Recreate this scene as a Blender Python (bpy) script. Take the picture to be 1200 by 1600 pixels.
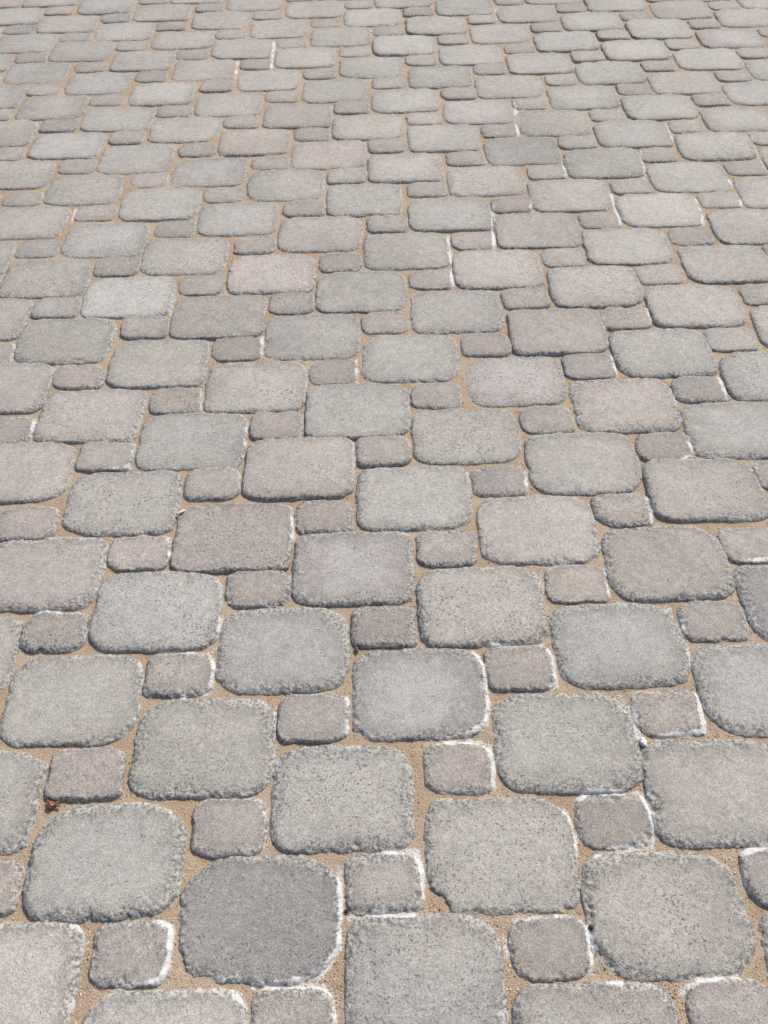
import bpy, math, random
import numpy as np
from mathutils import Matrix

random.seed(7)
rng = np.random.default_rng(7)
scene = bpy.context.scene
for o in list(bpy.data.objects):
    bpy.data.objects.remove(o)

# ------------------------------------------------------------------ camera
cam_data = bpy.data.cameras.new("camera")
cam = bpy.data.objects.new("camera", cam_data)
scene.collection.objects.link(cam)
scene.camera = cam
CAM_H = 1.2081
cam_data.sensor_fit = 'VERTICAL'
cam_data.sensor_height = 34.62
cam_data.lens = 27.0
cam_data.clip_start = 0.02
cam_data.clip_end = 200.0
# rows: world axes in camera terms (x right, y down, z forward)
RW = ((0.999672, -0.025594, 0.0), (-0.020206, -0.789235, 0.613759), (-0.015708, -0.613558, -0.789493))
cam.matrix_world = Matrix(((RW[0][0], -RW[0][1], -RW[0][2], 0.0),
                           (RW[1][0], -RW[1][1], -RW[1][2], 0.0),
                           (RW[2][0], -RW[2][1], -RW[2][2], CAM_H),
                           (0, 0, 0, 1)))

# ------------------------------------------------------------------ daylight
SUN_ELEV = math.radians(47.0)
SUN_AZ = math.radians(38.0)          # from straight ahead (+Y) towards the right (+X)
world = bpy.data.worlds.new("World")
scene.world = world
world.use_nodes = True
wn = world.node_tree.nodes
wl = world.node_tree.links
wn.clear()
sky = wn.new("ShaderNodeTexSky")
sky.sky_type = 'NISHITA'
sky.sun_disc = False
sky.sun_elevation = SUN_ELEV
sky.sun_rotation = SUN_AZ
sky.air_density = 0.75
sky.dust_density = 3.5
sky.ozone_density = 0.6
bg = wn.new("ShaderNodeBackground")
bg.inputs["Strength"].default_value = 0.13
wo = wn.new("ShaderNodeOutputWorld")
wl.new(sky.outputs[0], bg.inputs[0])
wl.new(bg.outputs[0], wo.inputs[0])

sun_data = bpy.data.lights.new("sun", 'SUN')
sun_data.energy = 3.3
sun_data.angle = math.radians(0.55)
sun_data.color = (1.0, 0.96, 0.89)
sun = bpy.data.objects.new("sun", sun_data)
scene.collection.objects.link(sun)
sd = (math.sin(SUN_AZ) * math.cos(SUN_ELEV), math.cos(SUN_AZ) * math.cos(SUN_ELEV), math.sin(SUN_ELEV))
from mathutils import Vector
sun.rotation_euler = Vector(sd).to_track_quat('Z', 'Y').to_euler()
sun.location = (3, 4, 5)

vs = scene.view_settings
scene.display_settings.display_device = 'sRGB'
vs.view_transform = 'Standard'
vs.look = 'None'
vs.exposure = 0.07
vs.gamma = 1.0
vs.use_curve_mapping = False

# ------------------------------------------------------------------ noise helpers (numpy gradient noise)
_perm = np.random.default_rng(3).permutation(256)
_perm = np.concatenate([_perm, _perm, _perm])
_grad = np.random.default_rng(4).normal(size=(256, 3))
_grad /= np.linalg.norm(_grad, axis=1)[:, None]


def noise3(p):
    p = np.asarray(p, dtype=np.float64)
    i = np.floor(p).astype(np.int64)
    f = p - i
    u = f * f * f * (f * (f * 6 - 15) + 10)
    i &= 255
    out = np.zeros(len(p))
    for dx in (0, 1):
        for dy in (0, 1):
            for dz in (0, 1):
                h = _perm[_perm[_perm[(i[:, 0] + dx) & 255] + ((i[:, 1] + dy) & 255)] + ((i[:, 2] + dz) & 255)]
                g = _grad[h]
                d = g[:, 0] * (f[:, 0] - dx) + g[:, 1] * (f[:, 1] - dy) + g[:, 2] * (f[:, 2] - dz)
                wx = u[:, 0] if dx else 1 - u[:, 0]
                wy = u[:, 1] if dy else 1 - u[:, 1]
                wz = u[:, 2] if dz else 1 - u[:, 2]
                out += d * wx * wy * wz
    return out * 1.5


def fbm(p, octaves=3):
    s, a = 0.0, 1.0
    p = np.asarray(p, dtype=np.float64)
    for k in range(octaves):
        s = s + a * noise3(p * (2.03 ** k) + 17.3 * k)
        a *= 0.5
    return s


def sstep(a, b, x):
    t = np.clip((x - a) / (b - a), 0, 1)
    return t * t * (3 - 2 * t)


# ------------------------------------------------------------------ material helpers
class NT:
    def __init__(self, name):
        self.m = bpy.data.materials.new(name)
        self.m.use_nodes = True
        self.t = self.m.node_tree
        self.t.nodes.clear()
        self.out = self.t.nodes.new("ShaderNodeOutputMaterial")
        self.b = self.t.nodes.new("ShaderNodeBsdfPrincipled")
        self.t.links.new(self.b.outputs[0], self.out.inputs[0])

    def n(self, typ, **kw):
        x = self.t.nodes.new(typ)
        for k, v in kw.items():
            setattr(x, k, v)
        return x

    def link(self, a, b):
        self.t.links.new(a, b)

    def val(self, sock, v):
        if isinstance(v, bpy.types.NodeSocket):
            self.link(v, sock)
        else:
            sock.default_value = v

    def noise(self, vec, scale, detail=3.0, rough=0.55, dist=0.0):
        x = self.n("ShaderNodeTexNoise")
        self.link(vec, x.inputs["Vector"])
        x.inputs["Scale"].default_value = scale
        x.inputs["Detail"].default_value = detail
        x.inputs["Roughness"].default_value = rough
        x.inputs["Distortion"].default_value = dist
        return x.outputs["Fac"]

    def ramp(self, v, lo, hi, a=0.0, b=1.0):
        x = self.n("ShaderNodeMapRange")
        x.interpolation_type = 'SMOOTHSTEP'
        self.link(v, x.inputs["Value"])
        x.inputs["From Min"].default_value = lo
        x.inputs["From Max"].default_value = hi
        x.inputs["To Min"].default_value = a
        x.inputs["To Max"].default_value = b
        return x.outputs["Result"]

    def math(self, op, a, b=0.0, clamp=False):
        x = self.n("ShaderNodeMath", operation=op)
        x.use_clamp = clamp
        self.val(x.inputs[0], a)
        self.val(x.inputs[1], b)
        return x.outputs[0]

    def mix(self, fac, a, b, blend='MIX'):
        x = self.n("ShaderNodeMix", data_type='RGBA', blend_type=blend)
        self.val(x.inputs[0], fac)
        self.val(x.inputs[6], a)
        self.val(x.inputs[7], b)
        return x.outputs[2]

    def attr(self, name, kind='GEOMETRY'):
        x = self.n("ShaderNodeAttribute", attribute_name=name, attribute_type=kind)
        return x.outputs["Fac"]


# ------------------------------------------------------------------ materials
def stone_material():
    k = NT("weathered_concrete_stone")
    tc = k.n("ShaderNodeTexCoord")
    oi = k.n("ShaderNodeObjectInfo")
    rnd = k.n("ShaderNodeVectorMath", operation='SCALE')
    comb = k.n("ShaderNodeCombineXYZ")
    for s in range(3):
        k.link(k.math('MULTIPLY', oi.outputs["Random"], (37.0, 91.0, 53.0)[s]), comb.inputs[s])
    add = k.n("ShaderNodeVectorMath", operation='ADD')
    k.link(tc.outputs["Object"], add.inputs[0])
    k.link(comb.outputs[0], add.inputs[1])
    v = add.outputs[0]
    edge, cen, salt, tar = k.attr("edge"), k.attr("bloom"), k.attr("salt"), k.attr("stain")
    base = oi.outputs["Color"]
    blotch = k.noise(v, 14.0, 4.0, 0.6)
    mott = k.noise(v, 55.0, 4.0, 0.65)
    grain = k.noise(v, 420.0, 2.0, 0.6)
    grain2 = k.noise(v, 1000.0, 1.0, 0.5)
    specn = k.noise(v, 230.0, 2.0, 0.5)
    # pinkish pigment clouds and dusty grey clouds
    c = k.mix(k.ramp(blotch, 0.50, 0.74, 0.0, 0.24), base, (0.43, 0.368, 0.325, 1))
    c = k.mix(k.ramp(mott, 0.30, 0.72, 0.0, 1.0), k.mix(1.0, c, (0.92, 0.92, 0.92, 1), 'MULTIPLY'), k.mix(1.0, c, (1.07, 1.07, 1.06, 1), 'MULTIPLY'))
    m2 = k.noise(v, 130.0, 3.0, 0.65)
    c = k.mix(k.ramp(m2, 0.34, 0.68), k.mix(1.0, c, (0.87, 0.87, 0.87, 1), 'MULTIPLY'), k.mix(1.0, c, (1.07, 1.07, 1.07, 1), 'MULTIPLY'))
    # dirt and dust that run across several stones, sand swept onto the rims
    geo = k.n("ShaderNodeNewGeometry")
    w1 = k.noise(geo.outputs["Position"], 3.2, 5.0, 0.62)
    c = k.mix(k.ramp(w1, 0.30, 0.70), k.mix(1.0, c, (0.88, 0.88, 0.88, 1), 'MULTIPLY'), k.mix(1.0, c, (1.08, 1.08, 1.08, 1), 'MULTIPLY'))
    w2 = k.ramp(k.noise(geo.outputs["Position"], 16.0, 4.0, 0.65), 0.50, 0.72)
    c = k.mix(k.math('MULTIPLY', w2, 0.16), c, (0.42, 0.35, 0.27, 1))
    # whitish bloom in the middle of some stones
    c = k.mix(k.math('MULTIPLY', cen, k.ramp(mott, 0.25, 0.65, 0.45, 1.0)), c, (0.50, 0.495, 0.48, 1))
    # the dust is worn off towards the rim, unevenly
    rimf = k.math('MULTIPLY', k.attr("rim"), k.ramp(k.noise(v, 75.0, 3.0, 0.7), 0.28, 0.66, 0.25, 1.0))
    c = k.mix(k.math('MULTIPLY', rimf, 0.62), c, k.mix(1.0, c, (0.66, 0.675, 0.685, 1), 'MULTIPLY'))
    # worn rim: bare aggregate, coarser and greyer
    agg = k.noise(v, 185.0, 3.0, 0.75)
    aggc = k.mix(k.ramp(agg, 0.38, 0.60), (0.085, 0.085, 0.08, 1), (0.50, 0.48, 0.445, 1))
    c = k.mix(k.math('MULTIPLY', edge, 0.6), c, aggc)
    # sand-size grains
    g = k.math('ADD', k.ramp(grain, 0.28, 0.72, -0.5, 0.5), k.ramp(grain2, 0.3, 0.7, -0.35, 0.35))
    gm = k.math('ADD', k.math('MULTIPLY', g, 0.46), 1.0)
    gc = k.n("ShaderNodeCombineColor")
    for s in range(3):
        k.link(gm, gc.inputs[s])
    c = k.mix(1.0, c, gc.outputs[0], 'MULTIPLY')
    lowp = k.ramp(k.noise(v, 22.0, 2.0), 0.36, 0.62, 0.15, 1.0)
    pthr = k.math('SUBTRACT', 0.685, k.math('MULTIPLY', oi.outputs["Alpha"], 0.085))
    pit = k.ramp(k.math('SUBTRACT', specn, pthr), 0.0, 0.05)
    pit = k.math('MULTIPLY', pit, lowp)
    c = k.mix(k.math('MULTIPLY', pit, 0.68), c, (0.11, 0.105, 0.10, 1))
    wht = k.ramp(k.noise(v, 330.0, 1.0), 0.72, 0.77)
    c = k.mix(k.math('MULTIPLY', wht, 0.55), c, (0.62, 0.60, 0.57, 1))
    c = k.mix(tar, c, (0.09, 0.07, 0.06, 1))
    # lime crust
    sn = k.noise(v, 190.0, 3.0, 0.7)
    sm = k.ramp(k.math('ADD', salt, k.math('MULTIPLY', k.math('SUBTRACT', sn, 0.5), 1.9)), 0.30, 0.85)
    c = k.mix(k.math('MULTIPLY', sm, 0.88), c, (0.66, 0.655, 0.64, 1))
    k.link(c, k.b.inputs["Base Color"])
    k.b.inputs["Roughness"].default_value = 0.82
    k.b.inputs["Specular IOR Level"].default_value = 0.35
    # relief
    hgt = k.math('ADD', k.math('MULTIPLY', grain, 0.9), k.math('MULTIPLY', grain2, 0.45))
    hgt = k.math('ADD', hgt, k.math('MULTIPLY', k.noise(v, 150.0, 2.0, 0.6), 0.9))
    hgt = k.math('SUBTRACT', hgt, k.math('MULTIPLY', pit, 1.5))
    hgt = k.math('ADD', hgt, k.math('MULTIPLY', k.math('MULTIPLY', agg, edge), 3.0))
    bp = k.n("ShaderNodeBump")
    bp.inputs["Strength"].default_value = 0.7
    bp.inputs["Distance"].default_value = 0.0011
    k.link(hgt, bp.inputs["Height"])
    k.link(bp.outputs[0], k.b.inputs["Normal"])
    return k.m


def sand_material(name, grains=False):
    k = NT(name)
    geo = k.n("ShaderNodeNewGeometry")
    v = geo.outputs["Position"]
    n1 = k.noise(v, 9.0, 3.0)
    n2 = k.noise(v, 380.0, 2.0, 0.7)
    n3 = k.noise(v, 900.0, 1.0)
    c = k.mix(k.ramp(n1, 0.35, 0.68), (0.41, 0.30, 0.20, 1), (0.47, 0.37, 0.27, 1))
    c = k.mix(k.ramp(n2, 0.40, 0.28, 0.0, 0.75), c, (0.20, 0.12, 0.065, 1))
    c = k.mix(k.ramp(n2, 0.60, 0.74, 0.0, 0.75), c, (0.60, 0.52, 0.42, 1))
    c = k.mix(k.ramp(n3, 0.64, 0.72, 0.0, 0.7), c, (0.62, 0.58, 0.52, 1))
    sm = k.ramp(k.math('ADD', k.attr("salt"), k.math('MULTIPLY', k.math('SUBTRACT', n2, 0.5), 1.3)), 0.38, 0.7)
    c = k.mix(k.math('MULTIPLY', sm, 0.88), c, (0.66, 0.655, 0.64, 1))
    k.link(c, k.b.inputs["Base Color"])
    k.b.inputs["Roughness"].default_value = 0.9
    k.b.inputs["Specular IOR Level"].default_value = 0.25
    bp = k.n("ShaderNodeBump")
    bp.inputs["Strength"].default_value = 0.9
    bp.inputs["Distance"].default_value = 0.0026
    k.link(k.math('ADD', n2, k.math('MULTIPLY', n3, 0.5)), bp.inputs["Height"])
    k.link(bp.outputs[0], k.b.inputs["Normal"])
    return k.m


def grain_material():
    k = NT("loose_grain")
    geo = k.n("ShaderNodeNewGeometry")
    cr = k.n("ShaderNodeValToRGB")
    cr.color_ramp.interpolation = 'CONSTANT'
    stops = [(0.0, (0.42, 0.29, 0.18)), (0.3, (0.50, 0.39, 0.28)), (0.52, (0.34, 0.21, 0.12)), (0.68, (0.60, 0.54, 0.46)),
             (0.82, (0.28, 0.25, 0.22)), (0.9, (0.66, 0.63, 0.58))]
    el = cr.color_ramp.elements
    el[0].position, el[0].color = stops[0][0], (*stops[0][1], 1)
    el[1].position, el[1].color = stops[1][0], (*stops[1][1], 1)
    for p, c in stops[2:]:
        e = el.new(p)
        e.color = (*c, 1)
    k.link(geo.outputs["Random Per Island"], cr.inputs[0])
    k.link(cr.outputs[0], k.b.inputs["Base Color"])
    k.b.inputs["Roughness"].default_value = 0.8
    return k.m


def plain_material(name, c1, c2, scale, rough=0.7):
    k = NT(name)
    tc = k.n("ShaderNodeTexCoord")
    n = k.noise(tc.outputs["Object"], scale, 3.0, 0.6)
    k.link(k.mix(k.ramp(n, 0.3, 0.7), (*c1, 1), (*c2, 1)), k.b.inputs["Base Color"])
    k.b.inputs["Roughness"].default_value = rough
    bp = k.n("ShaderNodeBump")
    bp.inputs["Strength"].default_value = 0.5
    bp.inputs["Distance"].default_value = 0.0006
    k.link(n, bp.inputs["Height"])
    k.link(bp.outputs[0], k.b.inputs["Normal"])
    return k.m


M_STONE = stone_material()
M_SAND = sand_material("joint_sand")
M_GRAIN = grain_material()

# stones that stand out: i, j as laid from the near left corner
YAW = 0.0
SPECIAL = {
    ('L', 1, 0): dict(col=(0.232, 0.233, 0.235), radii=[(0.052, 0.042), (0.060, 0.050), (0.050, 0.040), (0.055, 0.045)], bulge=0.07, bloom=0.0, bevel=0.016,
                      chips=[(-0.86, -0.66, -0.85, -0.52, 0.009)], label="darkest grey stone with very round corners"),
    ('L', 0, 0): dict(pits=0.25, col=(0.325, 0.322, 0.308), radii=[(0.066, 0.050), (0.060, 0.046), (0.034, 0.028), (0.045, 0.036)], bulge=0.04, bloom=0.1),
    ('L', 2, -1): dict(pits=0.9, col=(0.345, 0.33, 0.312), radii=[(0.05, 0.04), (0.026, 0.022), (0.03, 0.03), (0.034, 0.028)], bloom=0.1,
                       chips=[(-0.76, -0.75, -0.78, -0.62, 0.013)], label="pale stone with a broken lower left corner filled with sand"),
    ('L', 3, -1): dict(col=(0.33, 0.312, 0.292), radii=[(0.05, 0.036), (0.034, 0.028), (0.04, 0.04), (0.04, 0.03)], bloom=0.1,
                       chips=[(-0.83, -0.60, -0.80, -0.6, 0.007), (-0.90, 0.1, -1.0, 0.1, 0.005)], label="brownish grey stone with a flaked left edge"),
    ('L', 2, 0): dict(col=(0.335, 0.325, 0.312), bloom=0.1, radii=[(0.05, 0.04), (0.03, 0.026), (0.03, 0.026), (0.04, 0.03)]),
    ('L', 1, -1): dict(pits=1.0, col=(0.35, 0.337, 0.325), radii=[(0.040, 0.032), (0.036, 0.030), (0.030, 0.026), (0.028, 0.024)], bloom=0.12),
    ('L', 2, -2): dict(pits=0.7, col=(0.345, 0.335, 0.315), radii=[(0.048, 0.036), (0.040, 0.030), (0.036, 0.032), (0.034, 0.028)], bloom=0.15),
    ('L', 1, -2): dict(col=(0.285, 0.278, 0.272), bloom=0.42, radii=[(0.044, 0.034), (0.03, 0.026), (0.026, 0.024), (0.048, 0.04)], label="stone with a whitish bloom in its middle and a darker rim"),
    ('L', 0, -3): dict(col=(0.30, 0.282, 0.275), bloom=0.36),
    ('L', 0, -2): dict(col=(0.315, 0.312, 0.306), bloom=0.2, radii=[(0.05, 0.04), (0.036, 0.028), (0.038, 0.034), (0.044, 0.036)]),
    ('L', 0, -1): dict(col=(0.335, 0.322, 0.302), bloom=0.1, radii=[(0.046, 0.036), (0.046, 0.036), (0.036, 0.03), (0.04, 0.034)]),
    ('L', -1, -1): dict(col=(0.335, 0.322, 0.302), bloom=0.15, radii=[(0.046, 0.036), (0.036, 0.03), (0.036, 0.03), (0.05, 0.04)]),
    ('L', -1, -2): dict(col=(0.34, 0.338, 0.332), bloom=0.1),
    ('L', -2, -2): dict(col=(0.36, 0.328, 0.318), bloom=0.0),
    ('L', -1, -3): dict(pits=1.0, col=(0.315, 0.285, 0.272), bloom=0.0, radii=[(0.02, 0.02), (0.016, 0.016), (0.02, 0.018), (0.02, 0.018)]),
    ('L', 1, -3): dict(pits=1.0, col=(0.37, 0.345, 0.325), bloom=0.1),
    ('L', 2, -3): dict(pits=0.2, col=(0.295, 0.295, 0.288), bloom=0.25, radii=[(0.05, 0.04), (0.034, 0.028), (0.036, 0.034), (0.034, 0.028)]),
    ('L', 3, -3): dict(col=(0.31, 0.308, 0.30), bloom=0.2, radii=[(0.046, 0.036), (0.034, 0.028), (0.05, 0.045), (0.034, 0.028)]),
    ('L', 3, -4): dict(col=(0.25, 0.253, 0.257), bloom=0.1),
    ('L', 2, -4): dict(col=(0.305, 0.288, 0.27), bloom=0.0, radii=[(0.05, 0.045), (0.03, 0.028), (0.036, 0.034), (0.04, 0.03)]),
    ('L', 1, -4): dict(pits=0.05, col=(0.385, 0.355, 0.345), bloom=0.0, label="pale pinkish stone in the middle of the pavement"),
    ('L', 0, -4): dict(col=(0.36, 0.352, 0.335), bloom=0.0),
    ('L', -4, -6): dict(col=(0.435, 0.43, 0.42), bloom=0.2, label="palest almost white stone"),
    ('L', -3, -6): dict(col=(0.30, 0.285, 0.268)),
    ('L', -4, -5): dict(col=(0.30, 0.292, 0.268)),
    ('S', 1, -8): dict(),
}
MEAS = {
('L', -12, -13):(None,-45.8,None,156.0),
('L', -10, -13):(2.2,16.4,223.5,158.3),
('L', -10, -12):(2.5,22.1,193.2,155.0),
('L', -9, -14):(-2.7,7.3,207.5,150.8),
('L', -9, -13):(-1.6,14.2,218.9,164.0),
('L', -9, -12):(-0.7,11.4,217.3,166.0),
('L', -9, -11):(-3.6,12.5,210.0,165.5),
('L', -8, -14):(6.8,1.6,212.0,159.9),
('L', -8, -13):(2.2,6.5,219.9,159.1),
('L', -8, -12):(2.7,3.9,209.6,156.9),
('L', -8, -11):(0.0,2.1,199.6,155.0),
('L', -8, -10):(3.9,-1.9,210.4,154.2),
('L', -7, -15):(5.2,8.1,220.9,167.1),
('L', -7, -14):(2.3,-2.1,210.5,154.1),
('L', -7, -13):(0.4,1.4,215.1,153.1),
('L', -7, -12):(2.3,2.9,213.3,164.4),
('L', -7, -11):(1.2,-2.1,209.7,163.5),
('L', -7, -10):(4.4,-0.3,225.9,167.0),
('L', -7, -9):(-2.9,4.1,212.6,162.0),
('L', -7, -8):(None,11.5,None,161.0),
('L', -6, -15):(-3.4,-0.7,198.3,162.3),
('L', -6, -14):(-0.2,-1.8,211.9,156.9),
('L', -6, -13):(-3.0,1.8,207.8,155.2),
('L', -6, -12):(0.9,-3.7,205.1,158.9),
('L', -6, -11):(2.4,-6.9,210.9,155.6),
('L', -6, -9):(-3.2,-3.6,214.2,156.4),
('L', -6, -8):(-3.5,-1.9,203.3,153.7),
('L', -6, -7):(None,4.4,None,157.1),
('L', -5, -16):(0.6,-2.0,212.6,154.1),
('L', -5, -15):(2.7,-1.3,213.4,153.9),
('L', -5, -14):(-0.6,-0.5,216.0,156.6),
('L', -5, -13):(-0.8,-5.7,211.1,162.2),
('L', -5, -12):(-1.7,-6.5,208.8,154.9),
('L', -5, -11):(2.5,-4.2,218.8,156.9),
('L', -5, -10):(-2.3,0.5,210.6,148.8),
('L', -5, -9):(-4.0,-1.3,223.0,160.4),
('L', -5, -8):(-1.9,-2.4,218.0,166.9),
('L', -5, -7):(-0.8,-6.0,223.1,163.5),
('L', -5, -6):(-1.6,-2.2,219.2,150.7),
('L', -5, -5):(None,7.5,None,155.1),
('L', -4, -16):(2.4,8.2,217.6,164.0),
('L', -4, -15):(0.6,-3.9,210.0,172.5),
('L', -4, -14):(-1.5,-8.2,210.5,152.9),
('L', -4, -13):(2.3,-5.5,212.8,166.6),
('L', -4, -12):(-3.6,-5.5,207.7,148.9),
('L', -4, -11):(-1.6,-2.7,222.1,153.6),
('L', -4, -10):(-2.3,-0.3,217.3,158.1),
('L', -4, -9):(-1.0,-0.9,211.5,157.6),
('L', -4, -8):(-4.2,2.4,214.8,155.8),
('L', -4, -7):(-6.7,-0.4,225.7,161.0),
('L', -4, -6):(-5.9,-2.6,219.2,159.5),
('L', -4, -5):(-8.0,3.9,229.1,160.2),
('L', -4, -4):(None,9.8,None,161.6),
('L', -3, -16):(-0.3,5.5,211.9,165.2),
('L', -3, -15):(-0.2,-1.3,216.9,160.1),
('L', -3, -14):(2.5,-0.9,220.2,157.4),
('L', -3, -13):(-1.3,-1.2,214.5,168.4),
('L', -3, -12):(-1.0,-4.7,215.9,157.5),
('L', -3, -11):(-1.3,4.1,213.8,165.0),
('L', -3, -10):(-5.1,-2.9,214.1,158.1),
('L', -3, -9):(-4.1,-2.0,207.8,154.4),
('L', -3, -8):(-3.1,3.0,219.6,159.5),
('L', -3, -7):(-3.7,-3.8,214.7,155.4),
('L', -3, -6):(-1.4,-3.5,225.8,152.3),
('L', -3, -5):(-1.6,-0.5,228.3,161.8),
('L', -3, -4):(-3.1,1.6,225.8,158.1),
('L', -3, -3):(None,11.4,None,167.9),
('L', -2, -17):(2.4,13.8,213.1,164.1),
('L', -2, -16):(2.9,8.3,220.1,162.3),
('L', -2, -15):(2.0,2.5,223.3,163.3),
('L', -2, -14):(-1.4,1.0,218.1,167.9),
('L', -2, -13):(-1.9,-7.4,217.4,161.3),
('L', -2, -12):(-1.4,-6.4,221.4,151.0),
('L', -2, -11):(-0.3,-3.2,215.2,152.9),
('L', -2, -10):(-4.1,3.0,216.6,150.7),
('L', -2, -9):(-2.0,3.7,221.6,157.0),
('L', -2, -8):(-5.5,1.4,220.1,159.3),
('L', -2, -7):(-3.1,3.0,219.2,167.1),
('L', -2, -6):(0.6,-0.1,220.8,159.3),
('L', -2, -5):(0.4,-0.1,222.5,165.0),
('L', -2, -4):(-1.8,4.4,229.2,157.2),
('L', -2, -3):(0.1,7.5,227.2,166.5),
('L', -2, -2):(None,9.1,None,158.7),
('L', -1, -17):(None,11.0,None,154.0),
('L', -1, -16):(7.0,17.5,229.7,170.2),
('L', -1, -15):(4.2,8.0,224.1,164.9),
('L', -1, -14):(-1.7,0.2,220.9,156.9),
('L', -1, -13):(0.6,1.1,217.8,153.4),
('L', -1, -12):(-0.5,3.0,223.8,162.6),
('L', -1, -11):(0.1,2.7,228.5,159.0),
('L', -1, -10):(-7.0,-1.2,216.5,158.0),
('L', -1, -9):(-0.7,-1.8,221.6,156.4),
('L', -1, -8):(-4.5,-1.6,225.0,157.8),
('L', -1, -7):(-2.3,0.3,214.9,159.4),
('L', -1, -5):(-1.2,0.4,218.2,157.4),
('L', -1, -4):(0.2,6.2,220.9,153.8),
('L', -1, -3):(0.8,-1.1,221.4,143.4),
('L', -1, -2):(0.1,6.6,230.8,163.8),
('L', -1, -1):(4.5,5.4,220.9,163.8),
('L', -1, 0):(None,4.9,None,157.9),
('L', 0, -15):(None,2.6,None,157.2),
('L', 0, -14):(None,0.3,None,158.3),
('L', 0, -13):(None,-0.3,None,159.0),
('L', 0, -12):(1.9,3.2,227.6,157.6),
('L', 0, -11):(-1.0,1.0,224.9,156.9),
('L', 0, -10):(-2.7,1.8,221.7,153.3),
('L', 0, -9):(-4.4,3.0,224.0,162.5),
('L', 0, -8):(-0.2,1.3,225.7,165.2),
('L', 0, -7):(1.3,0.1,223.2,157.7),
('L', 0, -6):(0.6,4.5,229.3,159.9),
('L', 0, -5):(-1.2,5.2,221.2,152.2),
('L', 0, -4):(1.6,6.7,221.3,160.1),
('L', 0, -3):(2.0,8.4,216.9,161.5),
('L', 0, -2):(1.8,7.8,222.9,163.1),
('L', 0, -1):(5.1,3.1,222.3,165.3),
('L', 0, 0):(1.4,-0.1,220.3,156.6),
('L', 1, -11):(None,-4.2,None,157.3),
('L', 1, -10):(None,-1.4,None,153.8),
('L', 1, -9):(None,2.8,None,164.4),
('L', 1, -8):(-1.9,2.7,223.7,159.1),
('L', 1, -7):(1.2,1.4,230.0,158.8),
('L', 1, -6):(0.6,3.9,235.4,153.4),
('L', 1, -5):(2.2,6.0,228.4,159.1),
('L', 1, -4):(6.6,6.4,227.7,163.1),
('L', 1, -3):(2.9,6.0,221.2,162.3),
('L', 1, -2):(4.8,5.5,221.4,160.2),
('L', 1, 0):(3.8,2.8,223.4,160.7),
('L', 1, 1):(9.3,None,211.3,None),
('L', 2, -7):(None,1.7,None,151.9),
('L', 2, -6):(None,6.7,None,157.2),
('L', 2, -5):(1.5,13.4,222.3,146.0),
('L', 2, -4):(5.9,7.0,228.0,162.0),
('L', 2, -3):(3.7,6.2,228.6,163.4),
('L', 2, -2):(3.1,1.1,221.5,160.1),
('L', 2, -1):(3.7,-0.3,214.4,155.8),
('L', 2, 0):(18.4,None,192.8,None),
('L', 3, -4):(None,4.2,None,160.1),
('L', 3, -3):(None,2.4,None,157.3),
('L', 3, -2):(None,1.2,None,163.8),
('L', 3, -1):(-2.5,-0.7,221.6,160.3),
('L', 3, 0):(-4.3,None,210.6,None),
('S', -5, -6):(-3.9,-1.2,114.9,82.0),
('S', -5, -5):(-1.5,1.8,113.4,80.5),
('S', -4, -6):(-4.0,-2.9,106.0,84.3),
('S', -4, -5):(0.4,1.8,110.0,82.2),
('S', -4, -4):(-1.8,0.9,117.3,78.9),
('S', -3, -6):(-0.5,0.3,106.1,83.9),
('S', -3, -5):(0.0,1.9,110.4,79.9),
('S', -3, -4):(1.0,0.2,110.1,78.3),
('S', -3, -3):(-2.4,6.7,112.0,79.6),
('S', -2, -7):(-2.6,2.2,108.4,80.5),
('S', -2, -5):(-2.2,1.3,104.8,80.7),
('S', -2, -4):(-0.4,1.8,109.2,80.3),
('S', -2, -3):(1.2,8.2,108.2,78.9),
('S', -2, -2):(0.0,8.9,114.7,78.1),
('S', -2, -1):(-2.8,9.0,110.0,81.9),
('S', -1, -7):(-3.8,1.2,111.4,77.5),
('S', -1, -6):(2.6,1.3,111.6,75.2),
('S', -1, -5):(-3.3,1.9,107.1,75.2),
('S', -1, -4):(-2.5,5.3,107.7,79.2),
('S', -1, -2):(3.6,8.3,112.1,81.5),
('S', -1, -1):(2.1,4.4,111.2,81.4),
('S', -1, 0):(-0.7,2.5,111.4,79.0),
('S', -1, 1):(None,5.0,None,69.9),
('S', 0, -8):(-3.2,5.3,113.8,77.8),
('S', 0, -7):(-4.8,0.6,111.8,79.2),
('S', 0, -6):(0.2,3.1,116.7,81.6),
('S', 0, -5):(-1.1,5.2,110.4,80.3),
('S', 0, -4):(1.4,2.4,110.1,78.3),
('S', 0, -3):(3.0,6.9,108.8,82.0),
('S', 0, -2):(2.2,6.6,107.2,78.8),
('S', 0, -1):(4.0,6.1,110.3,81.9),
('S', 0, 0):(3.7,2.0,107.3,79.4),
('S', 0, 1):(3.5,2.1,104.0,75.7),
('S', 1, -7):(-5.6,1.1,115.6,75.0),
('S', 1, -6):(0.3,5.7,114.4,75.1),
('S', 1, -5):(2.9,4.5,113.1,80.6),
('S', 1, -4):(4.4,7.2,111.0,75.1),
('S', 1, -3):(6.9,6.6,108.1,75.7),
('S', 1, -2):(1.5,4.8,109.1,81.7),
('S', 1, -1):(7.0,3.2,105.4,77.2),
('S', 1, 0):(5.6,3.4,109.1,80.7),
('S', 1, 1):(2.5,None,107.4,None),
('S', 2, -3):(3.3,6.6,109.4,80.4),
('S', 2, -2):(3.3,5.1,112.7,80.9),
('S', 2, -1):(4.2,2.0,113.2,79.0),
('S', 2, 0):(3.1,0.3,107.5,74.4),
('S', 3, -1):(None,0.8,None,77.1)
}
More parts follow.
